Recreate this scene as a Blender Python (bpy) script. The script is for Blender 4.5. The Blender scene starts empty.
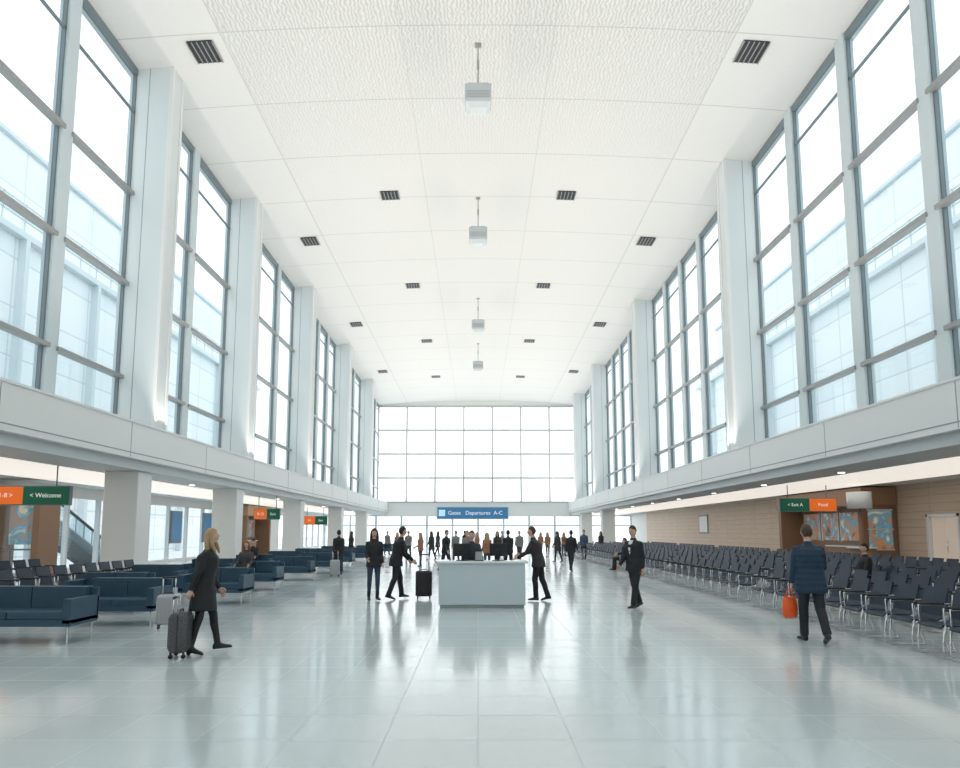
import bpy, math, random
from math import sin, cos, pi, radians
from mathutils import Vector, Matrix, Euler
from mathutils.bvhtree import BVHTree
random.seed(7)
scene = bpy.context.scene
scene.view_settings.view_transform = 'Standard'

# ---------------------------------------------------------------- materials
MATS = {}
def mat(name, col, rough=0.5, metal=0.0, emit=0.0, bump=0.0, bscale=40.0, ecol=None, var=0.0):
    if name in MATS: return MATS[name]
    m = bpy.data.materials.new(name); m.use_nodes = True
    nt = m.node_tree; b = nt.nodes['Principled BSDF']
    b.inputs['Base Color'].default_value = (*col, 1)
    b.inputs['Roughness'].default_value = rough
    b.inputs['Metallic'].default_value = metal
    if emit > 0:
        b.inputs['Emission Color'].default_value = (*(ecol or col), 1)
        b.inputs['Emission Strength'].default_value = emit
    if bump > 0 or var > 0:
        tc = nt.nodes.new('ShaderNodeTexCoord')
        n = nt.nodes.new('ShaderNodeTexNoise'); n.inputs['Scale'].default_value = bscale
        nt.links.new(tc.outputs['Object'], n.inputs['Vector'])
        if bump > 0:
            bp = nt.nodes.new('ShaderNodeBump'); bp.inputs['Strength'].default_value = bump
            bp.inputs['Distance'].default_value = 0.02
            nt.links.new(n.outputs['Fac'], bp.inputs['Height'])
            nt.links.new(bp.outputs['Normal'], b.inputs['Normal'])
        if var > 0:
            r = nt.nodes.new('ShaderNodeMapRange')
            r.inputs['To Min'].default_value = 1 - var; r.inputs['To Max'].default_value = 1 + var
            nt.links.new(n.outputs['Fac'], r.inputs['Value'])
            mx = nt.nodes.new('ShaderNodeVectorMath'); mx.operation = 'SCALE'
            mx.inputs[0].default_value = col
            nt.links.new(r.outputs['Result'], mx.inputs['Scale'])
            nt.links.new(mx.outputs['Vector'], b.inputs['Base Color'])
    MATS[name] = m
    return m

def math_node(nt, op, a, b=None):
    n = nt.nodes.new('ShaderNodeMath'); n.operation = op
    for i, v in enumerate((a, b)):
        if v is None: continue
        if isinstance(v, (int, float)): n.inputs[i].default_value = v
        else: nt.links.new(v, n.inputs[i])
    return n.outputs[0]

def mixcol(nt, fac, a, b):
    n = nt.nodes.new('ShaderNodeMix'); n.data_type = 'RGBA'
    for idx, v in ((0, fac), (6, a), (7, b)):
        if isinstance(v, (int, float)): n.inputs[idx].default_value = v
        elif isinstance(v, tuple): n.inputs[idx].default_value = (*v, 1)
        else: nt.links.new(v, n.inputs[idx])
    return n.outputs[2]

def line_mask(nt, coord, pitch, width, off=0.0):
    s = math_node(nt, 'ADD', coord, off)
    d = math_node(nt, 'DIVIDE', s, pitch)
    f = math_node(nt, 'FRACT', d)
    return math_node(nt, 'LESS_THAN', f, width / pitch)

def floor_mat():
    m = bpy.data.materials.new('polished_tile'); m.use_nodes = True; nt = m.node_tree
    b = nt.nodes['Principled BSDF']
    tc = nt.nodes.new('ShaderNodeTexCoord'); sp = nt.nodes.new('ShaderNodeSeparateXYZ')
    nt.links.new(tc.outputs['Object'], sp.inputs[0])
    lx = line_mask(nt, sp.outputs[0], 0.75, 0.008, 0.004); ly = line_mask(nt, sp.outputs[1], 0.75, 0.016, 0.2)
    ln = math_node(nt, 'MAXIMUM', lx, ly)
    fx = math_node(nt, 'FLOOR', math_node(nt, 'DIVIDE', sp.outputs[0], 0.75))
    fy = math_node(nt, 'FLOOR', math_node(nt, 'DIVIDE', math_node(nt, 'ADD', sp.outputs[1], 0.2), 0.75))
    cb = nt.nodes.new('ShaderNodeCombineXYZ'); nt.links.new(fx, cb.inputs[0]); nt.links.new(fy, cb.inputs[1])
    wn = nt.nodes.new('ShaderNodeTexWhiteNoise'); nt.links.new(cb.outputs[0], wn.inputs['Vector'])
    c1 = mixcol(nt, wn.outputs['Value'], (0.555, 0.645, 0.67), (0.61, 0.695, 0.72))
    no = nt.nodes.new('ShaderNodeTexNoise'); no.inputs['Scale'].default_value = 0.5; no.inputs['Detail'].default_value = 4
    nt.links.new(tc.outputs['Object'], no.inputs['Vector'])
    c2 = mixcol(nt, math_node(nt, 'MULTIPLY', no.outputs['Fac'], 0.35), c1, (0.72, 0.71, 0.69))
    c3 = mixcol(nt, math_node(nt, 'MULTIPLY', ln, 0.5), c2, (0.33, 0.42, 0.45))
    nt.links.new(c3, b.inputs['Base Color'])
    r = nt.nodes.new('ShaderNodeMapRange'); r.inputs['To Min'].default_value = 0.06; r.inputs['To Max'].default_value = 0.19
    nt.links.new(no.outputs['Fac'], r.inputs['Value'])
    rr = math_node(nt, 'ADD', r.outputs[0], math_node(nt, 'MULTIPLY', ln, 0.3))
    rr = math_node(nt, 'ADD', rr, math_node(nt, 'MULTIPLY', wn.outputs['Value'], 0.03))
    nt.links.new(rr, b.inputs['Roughness'])
    b.inputs['IOR'].default_value = 1.65
    return m

def ceiling_mat():
    m = bpy.data.materials.new('ceiling_panels'); m.use_nodes = True; nt = m.node_tree
    b = nt.nodes['Principled BSDF']; b.inputs['Roughness'].default_value = 0.7
    tc = nt.nodes.new('ShaderNodeTexCoord'); sp = nt.nodes.new('ShaderNodeSeparateXYZ')
    nt.links.new(tc.outputs['Object'], sp.inputs[0])
    ly = line_mask(nt, sp.outputs[1], 3.6, 0.05, 1.6)
    ax = math_node(nt, 'ABSOLUTE', sp.outputs[0])
    l1 = math_node(nt, 'LESS_THAN', math_node(nt, 'ABSOLUTE', math_node(nt, 'SUBTRACT', ax, 8.0)), 0.024)
    l2 = math_node(nt, 'LESS_THAN', math_node(nt, 'ABSOLUTE', math_node(nt, 'SUBTRACT', ax, 2.4)), 0.012)
    ln = math_node(nt, 'MAXIMUM', math_node(nt, 'MAXIMUM', ly, l1), l2)
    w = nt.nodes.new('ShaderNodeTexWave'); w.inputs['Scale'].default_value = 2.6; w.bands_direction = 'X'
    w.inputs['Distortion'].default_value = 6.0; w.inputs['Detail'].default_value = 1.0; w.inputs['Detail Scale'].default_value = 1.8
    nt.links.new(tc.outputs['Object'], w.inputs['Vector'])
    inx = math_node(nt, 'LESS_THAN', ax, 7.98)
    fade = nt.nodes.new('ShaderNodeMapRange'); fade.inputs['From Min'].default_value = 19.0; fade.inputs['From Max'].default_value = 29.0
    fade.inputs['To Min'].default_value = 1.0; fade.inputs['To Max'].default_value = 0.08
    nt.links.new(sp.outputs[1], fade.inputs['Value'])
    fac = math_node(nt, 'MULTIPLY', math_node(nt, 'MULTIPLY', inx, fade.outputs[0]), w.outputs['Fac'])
    no = nt.nodes.new('ShaderNodeTexNoise'); no.inputs['Scale'].default_value = 9
    nt.links.new(tc.outputs['Object'], no.inputs['Vector'])
    base = mixcol(nt, no.outputs['Fac'], (0.82, 0.80, 0.775), (0.86, 0.84, 0.815))
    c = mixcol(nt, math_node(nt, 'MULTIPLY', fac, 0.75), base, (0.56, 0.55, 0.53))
    c = mixcol(nt, math_node(nt, 'MULTIPLY', ln, 0.5), c, (0.45, 0.45, 0.45))
    nt.links.new(c, b.inputs['Base Color'])
    return m

def glass_mat(name, tint, refl=0.1, rough=0.02):
    m = bpy.data.materials.new(name); m.use_nodes = True; nt = m.node_tree
    nt.nodes.remove(nt.nodes['Principled BSDF'])
    out = nt.nodes['Material Output']
    t = nt.nodes.new('ShaderNodeBsdfTransparent'); t.inputs[0].default_value = (*tint, 1)
    g = nt.nodes.new('ShaderNodeBsdfGlossy'); g.inputs['Roughness'].default_value = rough
    mx = nt.nodes.new('ShaderNodeMixShader'); mx.inputs[0].default_value = refl
    nt.links.new(t.outputs[0], mx.inputs[1]); nt.links.new(g.outputs[0], mx.inputs[2]); nt.links.new(mx.outputs[0], out.inputs[0])
    return m

def wood_mat():
    m = bpy.data.materials.new('wood_planks'); m.use_nodes = True; nt = m.node_tree
    b = nt.nodes['Principled BSDF']; b.inputs['Roughness'].default_value = 0.45
    tc = nt.nodes.new('ShaderNodeTexCoord'); mp = nt.nodes.new('ShaderNodeMapping')
    mp.inputs['Scale'].default_value = (1, 0.25, 5)
    nt.links.new(tc.outputs['Object'], mp.inputs[0])
    n = nt.nodes.new('ShaderNodeTexNoise'); n.inputs['Scale'].default_value = 3; n.inputs['Detail'].default_value = 6
    nt.links.new(mp.outputs[0], n.inputs['Vector'])
    sp = nt.nodes.new('ShaderNodeSeparateXYZ'); nt.links.new(tc.outputs['Object'], sp.inputs[0])
    l = math_node(nt, 'MAXIMUM', line_mask(nt, sp.outputs[2], 0.3, 0.02), line_mask(nt, sp.outputs[1], 2.4, 0.03))
    c = mixcol(nt, n.outputs['Fac'], (0.60, 0.43, 0.31), (0.82, 0.66, 0.52))
    c = mixcol(nt, math_node(nt, 'MULTIPLY', l, 0.5), c, (0.30, 0.20, 0.13))
    nt.links.new(c, b.inputs['Base Color'])
    return m

def facade_mat():
    m = bpy.data.materials.new('terminal_facade'); m.use_nodes = True; nt = m.node_tree
    b = nt.nodes['Principled BSDF']; b.inputs['Roughness'].default_value = 0.6
    tc = nt.nodes.new('ShaderNodeTexCoord'); sp = nt.nodes.new('ShaderNodeSeparateXYZ')
    nt.links.new(tc.outputs['Object'], sp.inputs[0])
    l = math_node(nt, 'MAXIMUM', line_mask(nt, sp.outputs[2], 3.1, 0.12), line_mask(nt, sp.outputs[1], 4.2, 0.14))
    band = line_mask(nt, sp.outputs[2], 6.2, 2.2)
    c = mixcol(nt, math_node(nt, 'MULTIPLY', band, 0.4), (0.90, 0.93, 0.94), (0.76, 0.84, 0.87))
    c = mixcol(nt, math_node(nt, 'MULTIPLY', l, 0.5), c, (0.48, 0.56, 0.60))
    nt.links.new(c, b.inputs['Base Color'])
    return m

def poster_mat(name, cols, scale=3.0, emit=0.5):
    m = bpy.data.materials.new(name); m.use_nodes = True; nt = m.node_tree
    b = nt.nodes['Principled BSDF']
    tc = nt.nodes.new('ShaderNodeTexCoord')
    v = nt.nodes.new('ShaderNodeTexNoise'); v.inputs['Scale'].default_value = scale; v.inputs['Detail'].default_value = 3
    v.inputs['Distortion'].default_value = 1.2
    nt.links.new(tc.outputs['Object'], v.inputs['Vector'])
    r = nt.nodes.new('ShaderNodeValToRGB')
    els = r.color_ramp.elements
    while len(els) < len(cols): els.new(0.5)
    for i, c in enumerate(cols):
        els[i].position = 0.3 + 0.4 * i / max(1, len(cols) - 1); els[i].color = (*c, 1)
    nt.links.new(v.outputs['Fac'], r.inputs[0])
    nt.links.new(r.outputs[0], b.inputs['Base Color'])
    nt.links.new(r.outputs[0], b.inputs['Emission Color']); b.inputs['Emission Strength'].default_value = emit
    return m

M_FLOOR = floor_mat(); M_CEIL = ceiling_mat()
M_GLASS = glass_mat('window_glass', (0.64, 0.73, 0.76), 0.10)
M_GLASS2 = glass_mat('clear_glass', (0.90, 0.94, 0.95), 0.08)
M_WOOD = wood_mat(); M_FAC = facade_mat()
M_WHITE = mat('white_panel', (0.90, 0.90, 0.89), 0.45)
M_COL = mat('column_panel', (0.82, 0.855, 0.86), 0.4)
M_MULL = mat('mullion_light', (0.68, 0.75, 0.775), 0.4)
M_FRAME = mat('frame_dark', (0.20, 0.245, 0.265), 0.4)
M_TRANS = mat('transom_metal', (0.38, 0.38, 0.375), 0.35, 0.2)
M_GROOVE = mat('groove', (0.38, 0.42, 0.43), 0.6)
M_SOFF = mat('soffit', (0.74, 0.76, 0.765), 0.5)
M_SOFF_FILL = mat('soffit_fill_glow', (0.75, 0.75, 0.74), 0.6, emit=0.72, ecol=(1.0, 0.92, 0.83))  # added glow, fill light for the space under the mezzanine
M_CHROME = mat('chrome', (0.75, 0.77, 0.79), 0.15, 1.0)
M_BLACK = mat('black_plastic', (0.02, 0.022, 0.025), 0.4)
M_SEAT = mat('navy_seat', (0.006, 0.022, 0.050), 0.5, bump=0.1, bscale=60)
M_SOFA = mat('slate_leather', (0.032, 0.082, 0.128), 0.45, bump=0.15, bscale=25)
M_DESK = mat('desk_white', (0.58, 0.67, 0.71), 0.3)
M_DESKTOP = mat('desk_top', (0.80, 0.84, 0.86), 0.2)
M_GREEN = mat('sign_green', (0.0, 0.12, 0.065), 0.4, emit=0.15)
M_ORANGE = mat('sign_orange', (0.90, 0.17, 0.02), 0.4, emit=0.3)
M_BLUE = mat('sign_blue', (0.05, 0.20, 0.40), 0.4, emit=0.2)
M_TEXT = mat('sign_text', (0.9, 0.9, 0.9), 0.5, emit=0.3)
M_BROWN = mat('brown_panel', (0.30, 0.175, 0.105), 0.5)
M_LAMP = mat('lamp_lens', (1, 0.95, 0.85), 0.5, emit=4.0)

# ---------------------------------------------------------------- mesh builder
class MB:
    def __init__(s): s.v = []; s.f = []; s.m = []; s.s = []
    def add(s, vs, fs, mi=0, smooth=False):
        o = len(s.v); s.v += [tuple(v) for v in vs]
        for f in fs:
            s.f.append(tuple(i + o for i in f)); s.m.append(mi); s.s.append(smooth)
    def box(s, x0, x1, y0, y1, z0, z1, mi=0, M=None):
        if x0 > x1: x0, x1 = x1, x0
        if y0 > y1: y0, y1 = y1, y0
        vs = [Vector((x, y, z)) for z in (z0, z1) for y in (y0, y1) for x in (x0, x1)]
        if M is not None: vs = [M @ v for v in vs]
        s.add(vs, [(0, 2, 3, 1), (4, 5, 7, 6), (0, 1, 5, 4), (2, 6, 7, 3), (0, 4, 6, 2), (1, 3, 7, 5)], mi)
    def quad(s, a, b, c, d, mi=0): s.add([a, b, c, d], [(0, 1, 2, 3)], mi)
    def loft(s, rings, mi=0, smooth=True, caps=True):
        n = len(rings[0]); vs = [p for r in rings for p in r]; fs = []
        for i in range(len(rings) - 1):
            for j in range(n):
                k = (j + 1) % n
                fs.append((i * n + j, i * n + k, (i + 1) * n + k, (i + 1) * n + j))
        if caps:
            fs.append(tuple(range(n - 1, -1, -1))); fs.append(tuple((len(rings) - 1) * n + j for j in range(n)))
        s.add(vs, fs, mi, smooth)
    def tube(s, pts, rad, n=8, mi=0, ref=Vector((1, 0, 0)), smooth=True):
        pts = [Vector(p) for p in pts]
        if isinstance(rad, (int, float)): rad = [rad] * len(pts)
        rings = []; prev = None
        for i, p in enumerate(pts):
            a = pts[max(i - 1, 0)]; b = pts[min(i + 1, len(pts) - 1)]
            t = (b - a).normalized()
            u = prev if prev is not None else ref
            if abs(t.dot(u)) > 0.95: u = Vector((0, 1, 0)) if abs(t.y) < 0.9 else Vector((0, 0, 1))
            u = (u - t * u.dot(t)).normalized(); prev = u; w = t.cross(u)
            rings.append([p + u * rad[i] * cos(2 * pi * j / n) + w * rad[i] * sin(2 * pi * j / n) for j in range(n)])
        s.loft(rings, mi, smooth)
    def ell(s, c, r, mi=0, M=None, nu=10, nv=8):
        rings = []
        c = Vector(c)
        for i in range(nv + 1):
            th = pi * (0.02 + 0.96 * i / nv)
            ring = []
            for j in range(nu):
                ph = 2 * pi * j / nu
                p = c + Vector((r[0] * sin(th) * cos(ph), r[1] * sin(th) * sin(ph), -r[2] * cos(th)))
                ring.append(M @ p if M is not None else p)
            rings.append(ring)
        s.loft(rings, mi, True)
    def merge(s, o, M=None, off=0):
        vs = [M @ Vector(v) for v in o.v] if M is not None else o.v
        b = len(s.v); s.v += [tuple(v) for v in vs]
        for f, m_, q in zip(o.f, o.m, o.s):
            s.f.append(tuple(i + b for i in f)); s.m.append(m_ + off); s.s.append(q)
    def mesh(s, name, mats):
        me = bpy.data.meshes.new(name); me.from_pydata(s.v, [], s.f)
        for m_ in mats: me.materials.append(m_)
        me.polygons.foreach_set('material_index', s.m)
        me.polygons.foreach_set('use_smooth', s.s); me.update()
        return me
    def obj(s, name, mats, loc=(0, 0, 0), rot=0.0, bevel=0.0, parent=None):
        me = s.mesh(name, mats)
        o = bpy.data.objects.new(name, me); scene.collection.objects.link(o)
        o.location = loc; o.rotation_euler = (0, 0, rot) if isinstance(rot, (int, float)) else rot
        if bevel > 0:
            b = o.modifiers.new('bevel', 'BEVEL'); b.width = bevel; b.segments = 3; b.limit_method = 'ANGLE'
        if parent: o.parent = parent
        return o

def text(body, size, loc, parent, rot=(pi / 2, 0, 0), m=None, name='lettering'):
    c = bpy.data.curves.new(name, 'FONT'); c.body = body; c.size = size; c.extrude = 0.003
    c.align_x = 'CENTER'; c.align_y = 'CENTER'; c.materials.append(m or M_TEXT)
    o = bpy.data.objects.new(name, c); scene.collection.objects.link(o)
    o.location = loc; o.rotation_euler = rot; o.parent = parent
    return o

# ---------------------------------------------------------------- dimensions
WC = 10.0; WW = 11.2; Z_LEDGE = 4.8; Z_FB = 3.75; Z_SOFF = 3.5; XB = 17.0; YEND = 78.0; YBACK = -12.0
RISE = 0.5
def edge(y): return 16.75 - max(0.0, y - 20) * 0.016
def ceil_z(x, y): return edge(y) + RISE * (1 - (x / WW) ** 2)

# floor
b = MB(); b.box(-XB - 0.3, XB + 0.3, YBACK - 0.3, YEND + 16, -0.2, 0, 0); b.obj('floor', [M_FLOOR])
b = MB(); b.box(-160, 160, -60, 260, -0.4, -0.2, 0); b.obj('ground', [mat('concrete_apron', (0.68, 0.72, 0.74), 0.8)])
# ceiling
b = MB(); NX = 24; ys = [YBACK + i * (YEND + 0.3 - YBACK) / 45 for i in range(46)]
vs = []
for y in ys:
    for i in range(NX + 1):
        x = -11.6 + 23.2 * i / NX; vs.append((x, y, ceil_z(x, y)))
n0 = len(vs); vs += [(x, y, z + 0.4) for x, y, z in vs]
fs = []; W = NX + 1
for j in range(45):
    for i in range(NX):
        a = j * W + i
        fs.append((a, a + W, a + W + 1, a + 1)); fs.append((n0 + a, n0 + a + 1, n0 + a + W + 1, n0 + a + W))
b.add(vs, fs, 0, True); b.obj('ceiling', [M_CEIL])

# mezzanine side structures
for side, nm in ((-1, 'left'), (1, 'right')):
    b = MB()
    b.box(side * WC, side * (WC + 1.0), YBACK, YEND, Z_FB + 0.02, Z_LEDGE, 0)      # fascia
    b.box(side * (WC + 0.25), side * (WC + 1.0), YBACK, YEND, Z_SOFF, Z_FB + 0.02, 1)
    b.box(side * (WC + 1.0), side * (XB + 0.3), YBACK, YEND, Z_SOFF, Z_LEDGE - 0.05, 1)
    b.box(side * (WC - 0.03), side * (WC + 0.3), YBACK, YEND, Z_LEDGE, Z_LEDGE + 0.06, 0)
    b.box(side * (WC + 1.9), side * (XB - 1.6), YBACK, YEND - 0.1, Z_SOFF - 0.02, Z_SOFF, 2)  # glowing strip added under the soffit as fill
    b.obj('mezzanine_' + nm, [M_WHITE, M_SOFF, M_SOFF_FILL])
    b = MB()
    y = -8.0
    while y < YEND:
        b.box(side * (WC - 0.004), side * WC, y, y + 0.03, Z_FB + 0.05, Z_LEDGE - 0.02, 0); y += 5.6
    b.box(side * (WC - 0.006), side * WC, YBACK, YEND, Z_FB + 0.16, Z_FB + 0.19, 0)
    b.obj('trim_' + nm, [M_GROOVE])

# columns
cols = {-1: [9.6, 21.4, 30.2, 41.2, 53.6, 65.5], 1: [8.5, 27.0, 43.5, 60.0, 72.0]}
cd = 0.8
def column_upper(side, y):
    b = MB(); zt = edge(y) + 0.1
    x0, x1 = side * WC, side * (WW + 0.2)
    b.box(x0 + side * 0.02, x1, y, y + cd, Z_LEDGE, zt, 0)
    b.box(x0 - side * 0.01, x0 + side * 0.1, y - 0.02, y + 0.12, Z_LEDGE, zt, 1)
    b.box(x0 - side * 0.01, x0 + side * 0.1, y + cd - 0.12, y + cd + 0.02, Z_LEDGE, zt, 1)
    b.box(x0 + side * 0.75, x0 + side * 0.775, y - 0.004, y, Z_LEDGE, zt, 2)
    b.obj('upper_column', [M_COL, M_WHITE, M_GROOVE])
for s_ in (-1, 1):
    for y in cols[s_]: column_upper(s_, y)
for y in cols[-1]:
    b = MB(); b.box(-11.45, -10.4, y, y + 0.9, 0, Z_SOFF, 0); b.box(-11.49, -10.36, y - 0.04, y + 0.94, 0, 0.14, 1)
    b.obj('support_column', [M_WHITE, M_SOFF], bevel=0.03)
for y in (60.0, 72.0):
    b = MB(); b.box(11.7, 10.6, y, y + 1.0, 0, Z_SOFF, 0); b.box(11.74, 10.56, y - 0.04, y + 1.04, 0, 0.14, 1)
    b.obj('support_column', [M_WHITE, M_SOFF], bevel=0.03)

# windows
wn = [0]
def window_bay(side, y0, y1):
    wn[0] += 1
    b = MB(); X = side * WW; L = y1 - y0; n = max(1, round(L / 3.3)); mw = 0.5
    uw = (L - mw * (n - 1)) / n if n > 1 else L
    zb = Z_LEDGE + 0.25
    b.box(X, X + side * 0.25, y0, y1, Z_LEDGE - 0.05, zb, 0)
    for i in range(n):
        a = y0 + i * (uw + mw); c = a + uw; zt = edge((a + c) / 2) - 0.02
        if i < n - 1: b.box(X - side * 0.10, X + side * 0.2, c, c + mw, Z_LEDGE - 0.05, zt + 0.02, 0)
        f = 0.06
        b.box(X - side * 0.02, X + side * 0.08, a, a + f, zb, zt, 1); b.box(X - side * 0.02, X + side * 0.08, c - f, c, zb, zt, 1)
        b.box(X - side * 0.04, X + side * 0.10, a, c, zt - 0.22, zt + 0.04, 1)
        b.box(X - side * 0.02, X + side * 0.08, a, c, zb, zb + 0.08, 1)
        for z in (6.45, 9.45, 12.45):
            b.box(X - side * 0.16, X + side * 0.06, a - 0.08, c + 0.08, z - 0.07, z + 0.05, 2)
        b.box(X - side * 0.02, X + side * 0.06, a, c, 15.2, 15.26, 1)
        b.quad((X + side * 0.05, a, zb), (X + side * 0.05, c, zb), (X + side * 0.05, c, zt), (X + side * 0.05, a, zt), 3)
    b.obj('window_%d' % wn[0], [M_MULL, M_FRAME, M_TRANS, M_GLASS])
for s_ in (-1, 1):
    ed = [YBACK] + [v for y in cols[s_] for v in (y, y + cd)] + [YEND]
    for i in range(0, len(ed), 2): window_bay(s_, ed[i], ed[i + 1])

# end wall
b = MB(); wn[0] += 1
zt = edge(YEND) - 0.15; zb = Z_LEDGE + 0.1
for i in range(8):
    x = -WW + i * 2 * WW / 7; b.box(x - 0.09, x + 0.09, YEND - 0.1, YEND + 0.15, zb, zt, 0)
for i in range(5):
    z = zb + i * (zt - zb) / 4; b.box(-WW, WW, YEND - 0.12, YEND + 0.15, z - 0.10, z + 0.10, 0)
b.quad((-WW, YEND + 0.05, zb), (WW, YEND + 0.05, zb), (WW, YEND + 0.05, zt), (-WW, YEND + 0.05, zt), 1)
b.obj('window_%d' % wn[0], [mat('mullion_grey', (0.60, 0.60, 0.59), 0.4), M_GLASS2])
b = MB()
b.box(-XB - 0.3, XB + 0.3, YEND - 0.05, YEND + 0.25, 3.3, zb, 0)
b.box(-12, 12, YEND - 0.05, YEND + 0.25, zt, zt + 1.3, 0)
for i in range(13):
    x = -XB + i * 2 * XB / 12; b.box(x - 0.12, x + 0.12, YEND, YEND + 0.2, 0, 3.3, 1)
b.box(-XB, XB, YEND + 0.02, YEND + 0.16, 2.25, 2.4, 1)
b.quad((-XB, YEND + 0.1, 0), (XB, YEND + 0.1, 0), (XB, YEND + 0.1, 3.3), (-XB, YEND + 0.1, 3.3), 2)
b.obj('wall_end', [M_WHITE, M_MULL, M_GLASS2])
# back wall
b = MB(); b.box(-XB - 0.3, XB + 0.3, YBACK - 0.3, YBACK, 0, Z_LEDGE, 0); b.box(-11.6, 11.6, YBACK - 0.3, YBACK, Z_LEDGE, 17.6, 0)
b.obj('wall_back', [M_WHITE])

# blue sign
b = MB(); b.box(-3.9, 3.9, -0.12, 0, -0.62, 0.62, 0); b.box(-4.0, 4.0, -0.06, 0.02, -0.7, 0.7, 1)
o = b.obj('wayfinding_sign', [M_BLUE, M_SOFF], loc=(-0.6, YEND - 0.08, 3.70))
text('Gates   Departures  A-C', 0.6, (0.3, -0.14, 0), o)
b = MB(); b.box(-0.35, 0.35, -0.01, 0, -0.35, 0.35, 0); b.obj('pictogram', [mat('sign_blue_light', (0.5, 0.75, 0.95), 0.4, emit=0.4)], loc=(-3.4, -0.125, 0), parent=o)

# ---------------------------------------------------------------- lower side walls
b = MB(); X = -XB
b.box(X - 0.3, X, YBACK, 22.0, 0, Z_SOFF, 0)
for y0, y1 in ((22.0, 46), (60, 78)):
    b.box(X - 0.3, X, y0, y1, 3.05, Z_SOFF, 0); b.box(X - 0.3, X, y0, y1, 0, 0.15, 0)
    n = int((y1 - y0) / 2.3)
    for i in range(n + 1):
        y = y0 + i * (y1 - y0) / n; b.box(X - 0.2, X, y - 0.06, y + 0.06, 0.15, 3.05, 1)
    b.quad((X - 0.1, y0, 0.15), (X - 0.1, y1, 0.15), (X - 0.1, y1, 3.05), (X - 0.1, y0, 3.05), 2)
b.box(X - 0.3, X, 46, 60, 0, Z_SOFF, 0)
b.obj('wall_left', [M_WHITE, M_MULL, M_GLASS2])
M_POST1 = poster_mat('poster_a', [(0.03, 0.10, 0.20), (0.55, 0.22, 0.06), (0.08, 0.32, 0.45), (0.75, 0.62, 0.42)], 1.8, 0.3)
def storefront(name, side, y0, y1, panels, fascia_mat):
    b = MB(); x0 = side * (XB - 1.4); x1 = side * (XB - 0.02); L = y1 - y0
    b.box(x0, x1, y0, y0 + 0.3, 0, 2.74, 0); b.box(x0, x1, y1 - 0.3, y1, 0, 2.74, 0)
    b.box(x0 - side * 0.06, x1, y0 - 0.06, y1 + 0.06, 2.74, 3.44, 1)
    b.box(side * (XB - 0.35), x1, y0 + 0.3, y1 - 0.3, 0, 2.74, 0)
    b.box(x0 + side * 0.02, x0 + side * 0.5, y0 + 0.3, y0 + 0.3 + L * 0.35, 0, 1.0, 0)
    b.box(x0 - side * 0.04, x0 + side * 0.54, y0 + 0.31, y0 + 0.3 + L * 0.36, 1.0, 1.05, 3)
    for k in range(panels):
        a = y0 + 0.5 + k * (L - 1.0) / panels; c = a + (L - 1.0) / panels - 0.25
        b.box(side * (XB - 0.38), side * (XB - 0.35), a, c, 1.25, 2.5, 2)
        b.box(side * (XB - 0.40), side * (XB - 0.34), a - 0.05, a, 1.2, 2.55, 3); b.box(side * (XB - 0.40), side * (XB - 0.34), c, c + 0.05, 1.2, 2.55, 3)
    if side > 0:
        b.box(x0 + side * 0.2, x0 + side * 1.15, y0 - 0.03, y0 - 0.001, 0.95, 2.5, 2)
        for z in (0.9, 1.72, 2.5): b.box(x0 + side * 0.16, x0 + side * 1.19, y0 - 0.045, y0 - 0.001, z, z + 0.05, 3)
    b.obj(name, [M_BROWN, fascia_mat, M_POST1, M_DESKTOP])
storefront('shop_front', -1, 47.5, 53.0, 2, mat('shop_tan', (0.5, 0.3, 0.18), 0.5))
storefront('shop_front', 1, 28.5, 36.5, 4, mat('shop_brown', (0.38, 0.23, 0.14), 0.5))
# timber-framed glass portal at the left
b = MB(); kx0, kx1, ky0, ky1 = -16.9, -15.1, 24.2, 25.4
for x in (kx0, kx1 - 0.22): b.box(x, x + 0.22, ky0, ky1, 0, 2.85, 0)
b.box(kx0, kx1, ky0, ky1, 2.85, 3.15, 0)
b.quad((kx0 + 0.2, ky0 + 0.3, 0.1), (kx1 - 0.2, ky0 + 0.3, 0.1), (kx1 - 0.2, ky0 + 0.3, 2.85), (kx0 + 0.2, ky0 + 0.3, 2.85), 1)
b.box(kx0 + 0.2, kx1 - 0.2, ky0 + 0.27, ky0 + 0.33, 1.0, 1.06, 2)
b.box(kx0 + 0.45, kx1 - 0.45, ky0 + 0.5, ky0 + 0.55, 1.2, 2.6, 3)
b.box(kx0 + 0.5, kx0 + 0.56, ky0 + 0.55, ky0 + 0.6, 0, 2.5, 2); b.box(kx1 - 0.56, kx1 - 0.5, ky0 + 0.55, ky0 + 0.6, 0, 2.5, 2)
b.obj('glass_portal', [M_BROWN, M_GLASS2, M_FRAME, M_POST1])
# right wall
b = MB(); X = XB
for y0, y1 in ((YBACK, 24.9), (26.6, 28.5), (36.5, 71)):
    b.box(X, X + 0.3, y0, y1, 0, Z_SOFF, 0)
b.box(X, X + 0.3, 24.9, 26.6, 2.25, Z_SOFF, 0)
b.box(X + 0.02, X + 0.3, 28.5, 36.5, 0, Z_SOFF, 0)
b.box(X, X + 0.3, 71, 78, 0, Z_SOFF, 1)
b.obj('wall_right', [M_WOOD, M_WHITE])
b = MB()
b.box(X - 0.04, X + 0.1, 24.84, 24.94, 0, 2.3, 0); b.box(X - 0.04, X + 0.1, 26.56, 26.66, 0, 2.3, 0); b.box(X - 0.04, X + 0.1, 24.84, 26.66, 2.2, 2.3, 0)
b.box(X + 0.12, X + 0.17, 24.94, 25.74, 0.0, 2.2, 1); b.box(X + 0.12, X + 0.17, 25.76, 26.56, 0.0, 2.2, 1)
b.tube([(X + 0.08, 25.68, 0.9), (X + 0.08, 25.68, 1.3)], 0.02, 8, 2)
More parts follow.
